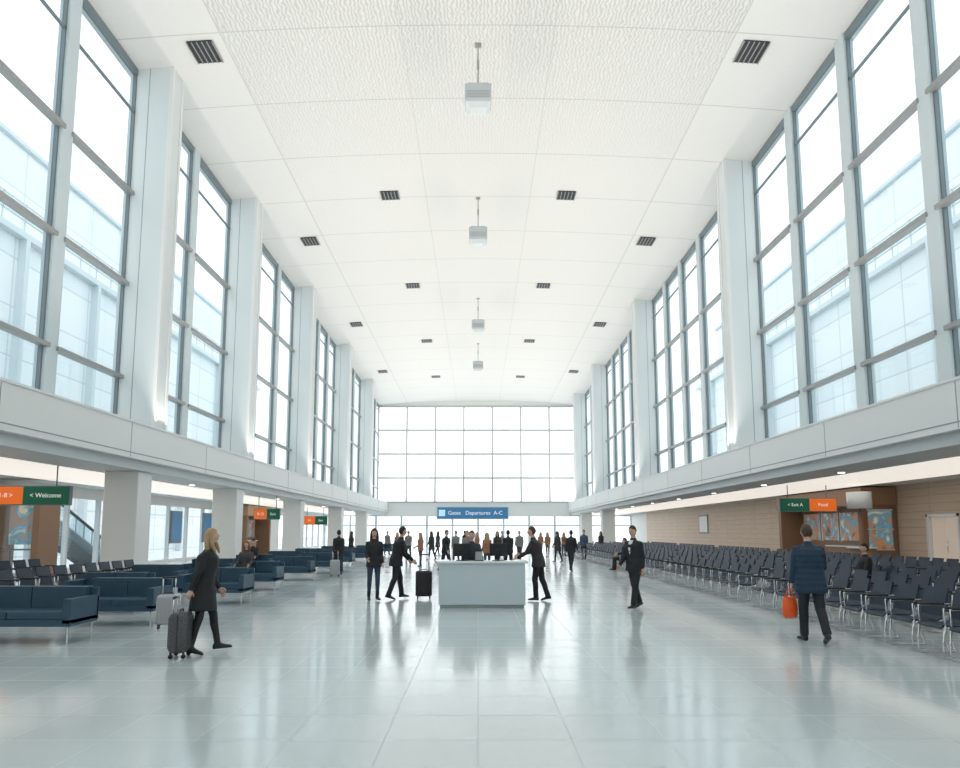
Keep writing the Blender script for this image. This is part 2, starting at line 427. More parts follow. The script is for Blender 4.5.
b.obj('door_1', [M_DESKTOP, mat('door_peach', (0.85, 0.70, 0.58), 0.4, emit=0.15), M_CHROME])
b = MB(); b.box(X - 0.05, X, 52, 54, 1.5, 2.9, 0); b.box(X - 0.055, X - 0.045, 52.12, 53.88, 1.62, 2.78, 1); b.obj('wall_poster', [M_FRAME, M_DESKTOP])
b = MB(); b.tube([(0, 0, 2.55), (0, 0, 3.2)], 0.45, 28, 0); b.tube([(0, 0, 0.0), (0, 0, 2.6)], 0.09, 12, 1); b.tube([(0, 0, 0), (0, 0, 1.0)], 0.5, 28, 1); b.tube([(0, 0, 1.0), (0, 0, 1.05)], 0.56, 28, 0)
b.obj('round_kiosk', [M_DESKTOP, M_BROWN], loc=(15.0, 27.6, 0))
for yy, zz in ((39.5, 1.9), (44, 1.9)):
    b = MB(); b.box(-XB + 0.02, -XB + 0.1, yy - 0.7, yy + 0.7, zz - 0.9, zz + 0.9, 0); b.box(-XB + 0.1, -XB + 0.11, yy - 0.62, yy + 0.62, zz - 0.8, zz + 0.8, 1)
    b.obj('information_display', [M_FRAME, M_BLUE])

# escalator with glass balustrade (left, behind the glazing)
b = MB(); N = 22; yA, yB, zA, zB = 28.6, 36.5, 3.3, -0.1; xs0, xs1 = -20.2, -18.8
for i in range(N):
    y = yA + (yB - yA) * i / N; z = zA - (zA - zB) * (i + 1) / N
    b.box(xs0 + 0.1, xs1 - 0.1, y, y + (yB - yA) / N, z - 0.1, z + 0.04, 1)
for x in (xs0, xs1):
    b.tube([(x, yA - 0.8, zA + 0.9), (x, yA, zA + 0.9), (x, yB, zB + 0.9), (x, yB + 0.7, zB + 0.9), (x, yB + 0.8, zB + 0.45)], 0.07, 8, 2)
    b.tube([(x, yA, zA - 0.05), (x, yB, zB - 0.05)], 0.24, 4, 0)
    b.quad((x, yA, zA), (x, yB, zB), (x, yB, zB + 0.9), (x, yA, zA + 0.9), 3)
    for i in range(0, N + 1, 2):
        y = yA + (yB - yA) * i / N; z = zA - (zA - zB) * i / N; b.tube([(x, y, z - 0.1), (x, y, z + 0.9)], 0.025, 5, 0)
b.box(xs0, xs1, yA - 2.5, yA, zA - 0.25, zA, 0)
for x in (xs0 + 0.1, xs1 - 0.1): b.tube([(x, yA - 2.3, -0.2), (x, yA - 2.3, zA)], 0.08, 8, 0)
b.obj('escalator', [mat('stair_metal', (0.22, 0.30, 0.36), 0.4), mat('stair_tread', (0.14, 0.18, 0.21), 0.5), M_BLACK, glass_mat('balustrade_glass', (0.62, 0.76, 0.82), 0.1)])

# exterior buildings
for side in (-1, 1):
    b = MB(); x0 = side * 29
    b.box(x0, x0 + side * 6, -10, 90, -0.2, 20, 0)
    b.box(x0 - side * 0.5, x0 + side * 6.3, -10.3, 90.3, 20, 20.4, 1)
    y = -8
    while y < 90:
        b.box(x0 - side * 0.5, x0, y, y + 0.4, -0.2, 20, 1); y += 8.4
    for z in (21.2, 22.2): b.box(x0 - side * 0.3, x0 - side * 0.2, -10, 90, z, z + 0.1, 1)
    y = -8
    while y < 90: b.box(x0 - side * 0.3, x0 - side * 0.22, y, y + 0.08, 20.4, 22.3, 1); y += 2.1
    b.box(x0 + side * 2.5, x0 + side * 6, -10, 90, 20.4, 28.0, 0); b.box(x0 + side * 2.2, x0 + side * 6.3, -10.3, 90.3, 28.0, 28.3, 1)
    b.obj('concourse_building', [M_FAC, mat('ext_trim', (0.66, 0.73, 0.76), 0.5)])

# ---------------------------------------------------------------- hanging signs
def hanging_sign(x0, x1, y, z0, z1, split, order, txt):
    b = MB(); xc = (x0 + x1) / 2; w = (x1 - x0) / 2; h = (z1 - z0) / 2; xs = -w + 2 * w * split
    b.box(-w, xs, -0.09, 0.09, -h, h, order[0]); b.box(xs, w, -0.09, 0.09, -h, h, order[1])
    b.box(-w - 0.03, w + 0.03, -0.07, 0.07, -h - 0.03, h + 0.03, 2)
    zc = (z0 + z1) / 2
    for xx in (-w * 0.7, w * 0.7): b.tube([(xx, 0, h), (xx, 0, Z_SOFF - 0.01 - zc)], 0.02, 6, 2)
    o = b.obj('hanging_sign', [M_ORANGE, M_GREEN, M_FRAME], loc=(xc, y, zc))
    text(txt[0], h * 0.75, ((-w + xs) / 2, -0.095, 0), o); text(txt[1], h * 0.75, ((w + xs) / 2, -0.095, 0), o)
hanging_sign(-13.9, -11.3, 19.4, 2.40, 2.88, 0.52, (0, 1), ('Gate 1-8 >', '< Welcome'))
hanging_sign(-11.6, -9.95 - 0.35, 36.5, 2.30, 2.80, 0.5, (0, 1), ('9-12', 'Exit'))
hanging_sign(-13.4, -11.6, 54.0, 2.2, 2.8, 0.5, (0, 1), ('13', 'Exit'))
hanging_sign(11.95, 14.15, 27.8, 2.46, 2.94, 0.52, (1, 0), ('< Exit A', 'Food'))

# ---------------------------------------------------------------- ceiling fittings
def vent(x, y, w=0.8, d=1.0):
    b = MB(); b.box(-w / 2, w / 2, -d / 2, d / 2, -0.03, 0.0, 0)
    n = 5
    for i in range(n + 1):
        xx = -w / 2 + i * w / n; b.box(xx - 0.016, xx + 0.016, -d / 2, d / 2, -0.06, -0.03, 1)
    tilt = math.atan(2 * RISE * x / WW ** 2)
    b.obj('air_vent', [M_BLACK, mat('vent_slat', (0.35, 0.35, 0.35), 0.5)], loc=(x, y, ceil_z(x, y) - 0.005), rot=(0, tilt, 0))
for y in (20.8, 35.0, 49.0, 63.0):
    for s_ in (-1, 1): vent(s_ * 8.75, y)
for y in (30.6, 42.0, 54.0, 66.0):
    for s_ in (-1, 1): vent(s_ * 4.05, y, 0.8, 0.8)
M_FIX = mat('fixture_grey', (0.60, 0.64, 0.66), 0.4)
def pendant(y):
    zc = ceil_z(0, y); b = MB()
    b.tube([(0, 0, 0), (0, 0, -1.5)], 0.022, 8, 1); b.tube([(0, 0, -0.55), (0, 0, -0.85)], 0.04, 8, 1); b.box(-0.1, 0.1, -0.1, 0.1, -0.04, 0.0, 1)
    b.box(-0.34, 0.34, -0.26, 0.26, -1.55, -1.48, 0)
    rings = []
    for z, w in ((-1.55, 0.42), (-2.05, 0.42), (-2.12, 0.38)):
        rings.append([(-w, -w * 0.75, z), (w, -w * 0.75, z), (w, w * 0.75, z), (-w, w * 0.75, z)])
    b.loft(rings, 0, False)
    for k in range(5): b.box(-0.36, 0.36, -0.319, -0.315, -2.00 + k * 0.05, -1.98 + k * 0.05, 1)
    b.loft([[(-w, -w * 0.75, z), (w, -w * 0.75, z), (w, w * 0.75, z), (-w, w * 0.75, z)] for z, w in ((-2.12, 0.38), (-2.28, 0.26))], 2, False)
    b.obj('ceiling_projector', [M_FIX, M_TRANS, M_COL], loc=(0, y, zc), bevel=0.02)
for y in (20.9, 31.0, 44.5, 55.0): pendant(y)
b = MB()
for side in (-1, 1):
    for yy in range(10, 76, 6):
        bb = MB(); bb.tube([(side * 11.45, yy, Z_SOFF), (side * 11.45, yy, Z_SOFF - 0.02)], 0.10, 12, 0); b.merge(bb)
b.obj('soffit_downlights', [M_LAMP])

# ---------------------------------------------------------------- furniture
def chair_part(n=6):
    b = MB()
    prof = [(-0.25, 0.40), (-0.22, 0.435), (-0.05, 0.425), (0.15, 0.42), (0.21, 0.47), (0.26, 0.66), (0.315, 0.86)]
    t = 0.035
    rings = []
    for yy, z_ in ((-0.25, 0), (-0.235, 1), (0.235, 1), (0.25, 0)):
        tt = t if z_ else t * 0.4
        top = [(x, yy, z) for x, z in prof]
        bot = []
        for i, (x, z) in enumerate(prof):
            a = prof[max(i - 1, 0)]; c = prof[min(i + 1, len(prof) - 1)]
            d = Vector((c[0] - a[0], c[1] - a[1])).normalized()
            bot.append((x + d.y * tt, yy, z - d.x * tt))
        rings.append(top + bot[::-1])
    b.loft(rings, 0, False)
    for yy in (-0.265, 0.265):
        b.tube([(-0.2, yy, 0.42), (-0.24, yy, 0.2), (-0.24, yy, 0.015), (0.26, yy, 0.015), (0.2, yy, 0.2), (0.17, yy, 0.42)], 0.013, n, 1)
        b.tube([(-0.2, yy, 0.42), (-0.21, yy, 0.64), (0.24, yy, 0.65), (0.2, yy, 0.42)], 0.013, n, 1)
        b.box(-0.2, 0.14, yy - 0.022, yy + 0.022, 0.645, 0.67, 2)
    for xx in (-0.15, 0.15): b.tube([(xx, -0.265, 0.395), (xx, 0.265, 0.395)], 0.014, n, 1)
    return b
CH = chair_part(6); CHL = chair_part(4)
def chair_row(x, y0, y1, rot, pitch=0.66):
    b = MB(); y = y0; i = 0
    while y < y1:
        if i % 12 != 11:
            M = Matrix.Translation((0, y - y0, 0)) @ Matrix.Rotation(rot, 4, 'Z')
            b.merge(CH if y < 25 else CHL, M)
        y += pitch; i += 1
    return b.obj('airport_seat_row', [M_SEAT, M_CHROME, M_BLACK], loc=(x, y0, 0))
for x, r in ((6.3, 0), (7.7, 0), (9.1, 0), (10.5, 0), (12.0, 0), (13.6, 0)):
    chair_row(x, 8.95 if x < 7 else 10.2, 58, r)
chair_row(-9.6, 13.5, 21.0, pi); chair_row(-12.6, 14.0, 21.0, pi)

def sofa(x, y, w=1.5, rot=0.0):
    b = MB(); d = 0.78
    b.box(-w / 2, w / 2, -d / 2, d / 2 - 0.02, 0.26, 0.36, 0)
    nC = 2
    for k in range(nC):
        a = -w / 2 + 0.12 + k * (w - 0.24) / nC
        b.box(a + 0.006, a + (w - 0.24) / nC - 0.006, -d / 2 + 0.01, d / 2 - 0.16, 0.365, 0.47, 0)
        b.box(a + 0.006, a + (w - 0.24) / nC - 0.006, d / 2 - 0.2, d / 2 - 0.02, 0.44, 0.80, 0)
    b.box(-w / 2, w / 2, d / 2 - 0.06, d / 2, 0.28, 0.78, 0)
    for s_ in (-1, 1): b.box(s_ * w / 2, s_ * (w / 2 - 0.12), -d / 2, d / 2 - 0.01, 0.3, 0.66, 0)
    for sx in (-1, 1):
        for sy in (-1, 1):
            b.tube([(sx * (w / 2 - 0.06), sy * (d / 2 - 0.06), 0), (sx * (w / 2 - 0.06), sy * (d / 2 - 0.06), 0.27)], 0.014, 8, 1)
    for sx in (-1, 1): b.box(sx * (w / 2 - 0.06) - 0.012, sx * (w / 2 - 0.06) + 0.012, -d / 2 + 0.06, d / 2 - 0.06, 0.235, 0.262, 1)
    return b.obj('lounge_sofa', [M_SOFA, M_CHROME], loc=(x, y, 0), rot=rot, bevel=0.022)
for x, y, w in ((-6.95, 10.9, 1.9), (-6.45, 12.9, 1.5), (-7.6, 14.7, 1.5), (-6.1, 16.6, 1.5), (-6.4, 20.3, 1.5), (-6.4, 24.3, 1.5), (-6.5, 28.5, 1.5),
                (-6.6, 33, 1.6), (-6.7, 38, 1.6), (-6.8, 44, 1.7), (-6.9, 50, 1.7), (-8.3, 18.2, 1.5), (-8.4, 22.3, 1.5), (-8.4, 26.4, 1.5), (-8.5, 31, 1.6), (-8.6, 36, 1.6), (-8.6, 42, 1.6), (-9.1, 11.9, 1.5)):
    sofa(x, y, w)

# desk
b = MB(); w0, w1 = -0.86, 1.03; y0, y1 = 15.45, 16.35
b.box(w0 + 0.03, w1 - 0.03, y0 + 0.04, y1, 0.0, 0.07, 1)
b.box(w0, w1, y0, y0 + 0.08, 0.07, 0.96, 0); b.box(w0, w0 + 0.08, y0 + 0.08, y1, 0.07, 0.96, 0); b.box(w1 - 0.08, w1, y0 + 0.08, y1, 0.07, 0.96, 0)
b.box(w0 + 0.08, w1 - 0.08, y0 + 0.3, y1, 0.72, 0.75, 2)
b.box(w0 - 0.06, w1 + 0.06, y0 - 0.05, y0 + 0.42, 0.96, 1.01, 2)
b.box(w0 - 0.06, w0 + 0.2, y0 + 0.42, y1, 0.96, 1.01, 2); b.box(w1 - 0.2, w1 + 0.06, y0 + 0.42, y1, 0.96, 1.01, 2)
b.obj('information_desk', [M_DESK, M_GROOVE, M_DESKTOP], bevel=0.012)
def monitor(x, y, z, rot):
    b = MB(); b.box(-0.22, 0.22, -0.02, 0.02, 0.10, 0.38, 0); b.box(-0.20, 0.20, 0.02, 0.024, 0.12, 0.36, 1)
    b.box(-0.03, 0.03, -0.04, -0.01, 0.01, 0.25, 0); b.box(-0.11, 0.11, -0.09, 0.09, 0, 0.015, 0)
    b.obj('computer_monitor', [M_BLACK, M_BLUE], loc=(x, y, z), rot=rot, bevel=0.005)
monitor(-0.35, 15.7, 1.01, 0.6); monitor(0.45, 15.72, 1.01, -0.6)
b = MB(); b.box(-0.1, 0.1, -0.08, 0.08, 0, 0.1, 0); b.box(-0.08, 0.08, -0.1, -0.08, 0.02, 0.2, 1); b.obj('card_printer', [M_BLACK, M_TRANS], loc=(0.02, 15.65, 1.01))

# ---------------------------------------------------------------- suitcases
def suitcase(loc, rot, w, d, h, m, handle=1.02, tilt=0.0, name='suitcase'):
    b = MB(); z0 = 0.07; rings = []
    def ring(z, k):
        out = []
        for j in range(28):
            a = 2 * pi * j / 28; c_, s_ = cos(a), sin(a)
            px = math.copysign(abs(c_) ** 0.35, c_); py = math.copysign(abs(s_) ** 0.35, s_)
            out.append((px * (w / 2 - k), py * (d / 2 - k), z))
        return out
    for z, k in ((z0, 0.05), (z0 + 0.015, 0.015), (z0 + 0.05, 0), (z0 + h - 0.05, 0), (z0 + h - 0.015, 0.015), (z0 + h, 0.05)):
        rings.append(ring(z, k))
    b.loft(rings, 0, True)
    for k in range(5):
        x = -w / 2 + w * (k + 1) / 6
        b.box(x - 0.01, x + 0.01, -d / 2 - 0.008, d / 2 + 0.008, z0 + 0.06, z0 + h - 0.06, 0)
    b.box(-w / 2 - 0.004, w / 2 + 0.004, -0.008, 0.008, z0 + 0.01, z0 + h - 0.02, 1)
    for sx in (-1, 1):
        for sy in (-1, 1):
            x, y = sx * (w / 2 - 0.05), sy * (d / 2 - 0.04)
            b.tube([(x - 0.012, y, 0.03), (x + 0.012, y, 0.03)], 0.03, 12, 1, ref=Vector((0, 0, 1))); b.box(x - 0.016, x + 0.016, y - 0.012, y + 0.012, 0.03, z0 + 0.01, 1)
        b.tube([(sx * w * 0.28, d / 2 - 0.04, z0 + h - 0.02), (sx * w * 0.28, d / 2 - 0.04, handle)], 0.009, 6, 2)
    b.tube([(-w * 0.28 - 0.012, d / 2 - 0.04, handle), (w * 0.28 + 0.012, d / 2 - 0.04, handle)], 0.016, 8, 1)
    b.tube([(-0.08, 0, z0 + h - 0.01), (-0.07, 0, z0 + h + 0.035), (0.07, 0, z0 + h + 0.035), (0.08, 0, z0 + h - 0.01)], 0.01, 6, 1)
    return b.obj(name, [m, M_BLACK, M_CHROME], loc=loc, rot=(tilt, 0, rot))

# ---------------------------------------------------------------- people
HAIR = {'blonde': (0.46, 0.30, 0.17), 'brown': (0.07, 0.035, 0.02), 'black': (0.012, 0.010, 0.010), 'red': (0.28, 0.06, 0.025), 'grey': (0.3, 0.29, 0.28)}
def cm(prefix, c, rough=0.7, bump=0.5, bs=14):
    return mat('%s_%02x%02x%02x' % (prefix, int(c[0] * 255), int(c[1] * 255), int(c[2] * 255)), c, rough, bump=bump, bscale=bs)

def head_mesh(b, M, female, long_hair, bald=False):
    nu, nv = 28, 20
    def shape(x, y, z, k=1.0):
        X, Y, Z = x * 0.075, y * 0.094, z * 0.118
        if z < 0:
            X *= 1 - 0.30 * (-z) ** 1.5
            if y < 0: Y *= 1 - 0.45 * min(1, -z * 1.2)
            else: Y *= 1 - 0.06 * (-z)
        if y > 0:
            Y += 0.024 * math.exp(-((x / 0.15) ** 2 + ((z + 0.16) / 0.16) ** 2))
            Y += 0.010 * math.exp(-((x / 0.15) ** 2 + ((z - 0.02) / 0.2) ** 2))
            for s_ in (-1, 1): Y -= 0.008 * math.exp(-(((x - s_ * 0.4) / 0.2) ** 2 + ((z - 0.06) / 0.14) ** 2))
            Y += 0.008 * math.exp(-((x / 0.3) ** 2 + ((z + 0.85) / 0.2) ** 2))
            Y += 0.006 * math.exp(-((x / 0.28) ** 2 + ((z + 0.5) / 0.1) ** 2))
        return Vector((X, Y, Z)) * k
    rings = []; hr = []
    for i in range(nv + 1):
        th = pi * (0.015 + 0.97 * i / nv); ra = []; rb = []
        for j in range(nu):
            ph = 2 * pi * j / nu
            x, y, z = sin(th) * cos(ph), sin(th) * sin(ph), -cos(th)
            ra.append(M @ shape(x, y, z))
            hl = 0.52 - (0.12 if abs(x) > 0.55 else 0)
            inh = (z > hl) or (y < 0.12 and z > -0.28) or (y < -0.35 and z > -0.6)
            k = (1.13 if z > 0 else 1.09) if inh else 0.8
            rb.append(M @ (shape(x, min(y, 0.98), z, k)))
        rings.append(ra); hr.append(rb)
    b.loft(rings, 0, True)
    if not bald: b.loft(hr, 4, True)
    for s_ in (-1, 1):
        b.ell((s_ * 0.076, -0.004, -0.006), (0.011, 0.019, 0.031), 0, M)
        b.ell((s_ * 0.030, 0.079, 0.008), (0.014, 0.010, 0.009), 5, M)
        b.ell((s_ * 0.030, 0.087, 0.008), (0.006, 0.004, 0.006), 6, M)
        b.ell((s_ * 0.030, 0.088, 0.027), (0.017, 0.005, 0.0035), 4, M)
    b.ell((0, 0.090, -0.056), (0.023, 0.007, 0.007), 7, M)
    if long_hair:
        rings = []
        for z, rx, ry, yo in ((0.09, 0.06, 0.05, -0.03), (0.03, 0.088, 0.07, -0.035), (-0.05, 0.097, 0.067, -0.045), (-0.14, 0.102, 0.060, -0.06),
                              (-0.22, 0.100, 0.055, -0.075), (-0.30, 0.085, 0.045, -0.085), (-0.35, 0.045, 0.02, -0.085)):
            rings.append([M @ Vector((rx * cos(2 * pi * j / 20) * (1 + 0.05 * sin(j * 3.1)), yo + ry * sin(2 * pi * j / 20), z)) for j in range(20)])
        b.loft(rings[::-1], 4, True)
        for s_ in (-1, 1):
            b.tube([M @ Vector(p) for p in ((s_ * 0.06, 0.045, 0.075), (s_ * 0.086, 0.03, 0.0), (s_ * 0.09, 0.02, -0.09), (s_ * 0.09, 0.035, -0.18), (s_ * 0.08, 0.05, -0.26))],
                   [0.02, 0.022, 0.024, 0.026, 0.01], 8, 4)

def hand_mesh(b, W, d, n, w, curl, s=1.0):
    d = d.normalized(); n = (n - d * n.dot(d)).normalized(); w = (w - d * w.dot(d) - n * w.dot(n)).normalized()
    rings = []
    for t, hw, ht in ((-0.03, 0.024, 0.021), (0.0, 0.026, 0.019), (0.03, 0.036, 0.017), (0.065, 0.041, 0.015), (0.092, 0.039, 0.012)):
        rings.append([W + d * t * s + w * hw * s * cos(2 * pi * j / 12) + n * ht * s * sin(2 * pi * j / 12) for j in range(12)])
    b.loft(rings, 0, True)
    for k, L in enumerate((0.068, 0.078, 0.073, 0.056)):
        p = W + d * 0.085 * s + w * (0.029 - 0.019 * k) * s; pts = [p]; a = curl * 0.35
        for q, fr in enumerate((0.45, 0.3, 0.25)):
            p = p + (d * cos(a) + n * sin(a)) * L * fr * s; pts.append(p); a += curl
        b.tube(pts, [0.0092 * s, 0.0085 * s, 0.0078 * s, 0.0055 * s], 7, 0, ref=w)
    p0 = W + d * 0.018 * s + w * 0.026 * s
    p1 = p0 + (d * 0.6 + w * 0.75 + n * 0.25).normalized() * 0.038 * s
    p2 = p1 + (d * 0.9 + w * 0.2 + n * (0.2 + curl * 0.5)).normalized() * 0.03 * s
    p3 = p2 + (d * 0.9 + n * (0.3 + curl * 0.7)).normalized() * 0.024 * s
    b.tube([p0, p1, p2, p3], [0.014 * s, 0.011 * s, 0.0095 * s, 0.006 * s], 7, 0, ref=n)

def human_mesh(H=1.75, legL=(0, 0, 0), legR=(0, 0, 0), lean=0, armL=(0, 6, 8), armR=(0, 6, 8), head=(0, 0), female=False, hair='brown', long_hair=False,
               top=(0.02, 0.02, 0.025), trou=(0.02, 0.02, 0.03), shoe=(0.015, 0.015, 0.015), skin=(0.62, 0.38, 0.28), shirt=None, hem=-0.1, puffy=False,
               vox=0.016, curl=(0.4, 0.4), sit=None, slim=False, hands=True, bulk=1.08):
    s = H / 1.75; src = MB(); ext = MB(); R = radians
    L = R(lean); d = Vector((0, sin(L), cos(L))); f = Vector((0, cos(L), -sin(L))); u = Vector((1, 0, 0)); up = Vector((0, 0, 1)); f0 = Vector((0, 1, 0))
    fw = 0.92 if female else 1.0; pf = 1.08 if puffy else 1.0
    prof = [(0.0, .172, .120), (.06, .168, .117), (.13, .150 if female else .160, .108), (.20, .152 if female else .168, .112), (.28, .172, .126), (.36, .182, .128), (.42, .180, .115), (.465, .160, .092), (.50, .105, .075), (.525, .066, .062)]
    low = []
    z = hem
    while z < -0.02:
        t = min(1, -z / 0.4); low.append((z, .178 + .025 * t, .124 + 0.04 * t)); z += 0.06
    prof2 = []
    allp = low + prof
    allp = [(z, rx * (bulk if z < .45 else 1), ry * (bulk if z < .45 else 1)) for z, rx, ry in allp]
    if puffy:
        st = 34
        for i in range(st + 1):
            zz = hem + (0.525 - hem) * i / st
            for a, c in zip(allp, allp[1:]):
                if a[0] <= zz <= c[0] + 1e-6:
                    t = (zz - a[0]) / (c[0] - a[0]); k = 1 + 0.03 * sin(zz * 2 * pi / 0.085)
                    prof2.append((zz, (a[1] + (c[1] - a[1]) * t) * k, (a[2] + (c[2] - a[2]) * t) * k)); break
    else: prof2 = allp
    rings = []
    for z, rx, ry in prof2:
        c = d * z if z >= 0 else up * z; ff = f if z > 0.05 else f0
        pfk = pf if z < .45 else 1.0
        rings.append([(c + u * rx * fw * pfk * math.copysign(abs(cos(a)) ** 0.85, cos(a)) + ff * ry * pfk * math.copysign(abs(sin(a)) ** 0.85, sin(a))) * s for a in [2 * pi * j / 24 for j in range(24)]])
    src.loft(rings, 1)
    if female:
        for sd in (-1, 1): src.ell(tuple((d * 0.335 + u * sd * 0.07 + f * 0.088) * s), (.065 * s, .055 * s, .06 * s), 1)
    hd = (d * 0.5 + up * 0.5 * (1 if lean < 40 else 0)).normalized()
    nb = d * 0.50; hc = d * 0.525 + hd * 0.175 + f0 * 0.012
    src.tube([(nb - d * .04) * s, (nb + d * .03) * s, (nb + hd * .06 + f0 * .004) * s], [.085 * s, .066 * s, .062 * s], 14, 1)
    src.tube([(nb) * s, (nb + hd * .07) * s, (hc - hd * .06) * s], [.055 * s, .052 * s * fw, .052 * s * fw], 14, 0)
    if shirt:
        rr = []
        for zz, w_ in ((.22, .012), (.34, .030), (.45, .046), (.515, .052)):
            yy = {.22: .128, .34: .142, .45: .102, .515: .068}[zz]
            rr.append([(d * zz + u * w_ * cos(a) + f * (yy + .012 * sin(a))) * s for a in [2 * pi * j / 10 for j in range(10)]])
        src.loft(rr, 5)
    rings = []
    for z, rx, ry in ((.09, .15, .105), (.02, .168, .118), (-.05, .172, .122), (-.11, .15, .11)):
        rings.append([(up * z + u * rx * fw * cos(a) + f0 * ry * sin(a)) * s for a in [2 * pi * j / 20 for j in range(20)]])
    src.loft(rings[::-1], 2)
    rl = (.090, .080, .060, .058, .046, .042) if slim else (.097, .090, .072, .068, .063, .064)
    for sd, (a, bn, p) in ((-1, legL), (1, legR)):
        a, bn, p = R(a), R(bn), R(p)
        hip = u * sd * .088 + up * -.01; knee = hip + Vector((sd * .005, sin(a), -cos(a))) * .43
        sh = Vector((-sd * .01, sin(a - bn), -cos(a - bn))); ank = knee + sh * .41
        td = (knee - hip)
        bk = Vector((0, -cos(a - bn), -sin(a - bn)))
        src.tube([(hip + up * .02) * s, (hip + td * .35) * s, (hip + td * .75) * s, (knee) * s, (knee + sh * .13 + bk * .010) * s, (knee + sh * .27) * s, (ank - sh * .01) * s],
                 [rl[0] * s, rl[1] * s, rl[2] * 1.08 * s, rl[2] * s, rl[3] * s, rl[4] * s, rl[5] * s], 16, 2)
        fd = Vector((sd * .12, cos(p), -sin(p))).normalized(); fu = Vector((0, sin(p), cos(p))); fx = fd.cross(fu)
        rings = []
        for l, hw, h in ((-.068, .024, .05), (-.058, .034, .075), (-.02, .038, .10), (.03, .039, .092), (.09, .043, .066), (.14, .045, .052), (.18, .036, .042), (.20, .018, .026)):
            c = ank + fd * l + fu * (-.078 + h / 2)
            rings.append([(c + fx * hw * math.copysign(abs(cos(q)) ** .7, cos(q)) + fu * h / 2 * math.copysign(abs(sin(q)) ** .7, sin(q))) * s for q in [2 * pi * j / 14 for j in range(14)]])
        src.loft(rings, 3)
        src.tube([(ank - sh * (.12 if slim else .03)) * s, (ank + sh * .02) * s], [.05 * s if slim else .04 * s, .044 * s], 12, 3)
    hp = {}
    for sd, (a, ab, e) in ((-1, armL), (1, armR)):
        a, ab, e = R(a), R(ab), R(e)
        S = d * .445 + u * sd * (.168 * fw * (1.04 if puffy else 1))
        ad = Vector((sd * sin(ab), sin(a) * cos(ab), -cos(a) * cos(ab))); E = S + ad * .285
        ab2 = ab * 0.3; fa = Vector((sd * sin(ab2), sin(a + e) * cos(ab2), -cos(a + e) * cos(ab2))); Wp = E + fa * .245
        k = 1.22 if puffy else (0.96 if female else 1.08)
        src.tube([(d * .45 + u * sd * .09) * s, (S + u * sd * .002) * s, (S + ad * .1) * s, (S + ad * .2) * s, E * s, (E + fa * .1) * s, (E + fa * .2) * s, (Wp) * s],
                 [.062 * s, .066 * s, .058 * k * s, .052 * k * s, .047 * k * s, .045 * k * s, .039 * k * s, .036 * s], 14, 1)
        pn = Vector((-sd, 0, 0)); wd = fa.cross(pn)
        if wd.dot(Vector((0, 1, .3))) < 0: wd = -wd
        if hands: hand_mesh(ext, Wp * s, fa, pn, wd, curl[0] if sd < 0 else curl[1], s * (0.93 if female else 1))
        hp[sd] = (Wp + fa * .095 + pn * .02) * s
    HM = Matrix.Translation(hc * s) @ Matrix.Rotation(R(head[0]), 4, 'Z') @ Matrix.Rotation(R(-head[1]) - L * 0.5, 4, 'X') @ Matrix.Scale(s * (0.96 if female else 1), 4)
    head_mesh(ext, HM, female, long_hair)
    mats = [mat('skin_%d' % int(skin[0] * 100), skin, .5), cm('cloth', top), cm('cloth', trou), cm('leather', shoe, .4, .05), mat('hair_' + hair, HAIR[hair], .5, bump=.6, bscale=60),
            cm('cloth', shirt or (.8, .8, .8)), M_BLACK, mat('lips', (.45, .16, .14), .4)]
    me = src.mesh('tmp', mats); o = bpy.data.objects.new('tmp', me); scene.collection.objects.link(o)
    m = o.modifiers.new('r', 'REMESH'); m.mode = 'VOXEL'; m.voxel_size = vox; m.use_smooth_shade = True
    sm = o.modifiers.new('s', 'SMOOTH'); sm.iterations = 3; sm.factor = .5
    dg = bpy.context.evaluated_depsgraph_get(); ev = o.evaluated_get(dg); rm = bpy.data.meshes.new_from_object(ev)
    bvh = BVHTree.FromPolygons([Vector(v) for v in src.v], src.f)
    fin = MB(); fin.v = [tuple(v.co) for v in rm.vertices]
    for p in rm.polygons:
        fin.f.append(tuple(p.vertices)); fin.s.append(True)
        hit = bvh.find_nearest(p.center); fin.m.append(src.m[hit[2]] if hit[2] is not None else 1)
    bpy.data.objects.remove(o); bpy.data.meshes.remove(me); bpy.data.meshes.remove(rm)
    fin.merge(ext)
    zmin = min(v[2] for v in fin.v)
    dz = -zmin if sit is None else sit
    fin.v = [(v[0], v[1], v[2] + dz) for v in fin.v]
    out = fin.mesh('person_body', mats)
    return out, {k_: v + Vector((0, 0, dz)) for k_, v in hp.items()}

def place(name, me, loc, rot, z=0):
    o = bpy.data.objects.new(name, me); scene.collection.objects.link(o)
    o.location = (loc[0], loc[1], z); o.rotation_euler = (0, 0, radians(rot)); return o
def world(loc, rot, p): return Matrix.Rotation(radians(rot), 4, 'Z') @ p + Vector((loc[0], loc[1], 0))

# woman with suitcase (walks right)
loc = (-3.76, 9.75); rot = -78
me, hp = human_mesh(H=1.68, female=True, long_hair=True, hair='blonde', legL=(18, 8, -4), legR=(-4, 10, 12), lean=6, armR=(-22, 12, 4), armL=(4, 6, 26), head=(-10, -14),
                    hem=-.34, slim=True, vox=.011, top=(.012, .013, .016), trou=(.012, .012, .015), curl=(.4, 1.2), bulk=1.22)
place('woman_in_black_coat', me, loc, rot)
hw = world(loc, rot, hp[1])
suitcase((hw.x - 0.08, hw.y, 0), pi / 2 + radians(8), .36, .24, .52, mat('case_dark', (.085, .085, .09), .5, bump=.5, bscale=50, var=.8), handle=hw.z)
suitcase((-5.35, 12.3, 0), 0.3, .36, .24, .5, mat('case_grey', (.42, .43, .44), .4, var=.1), handle=.86)

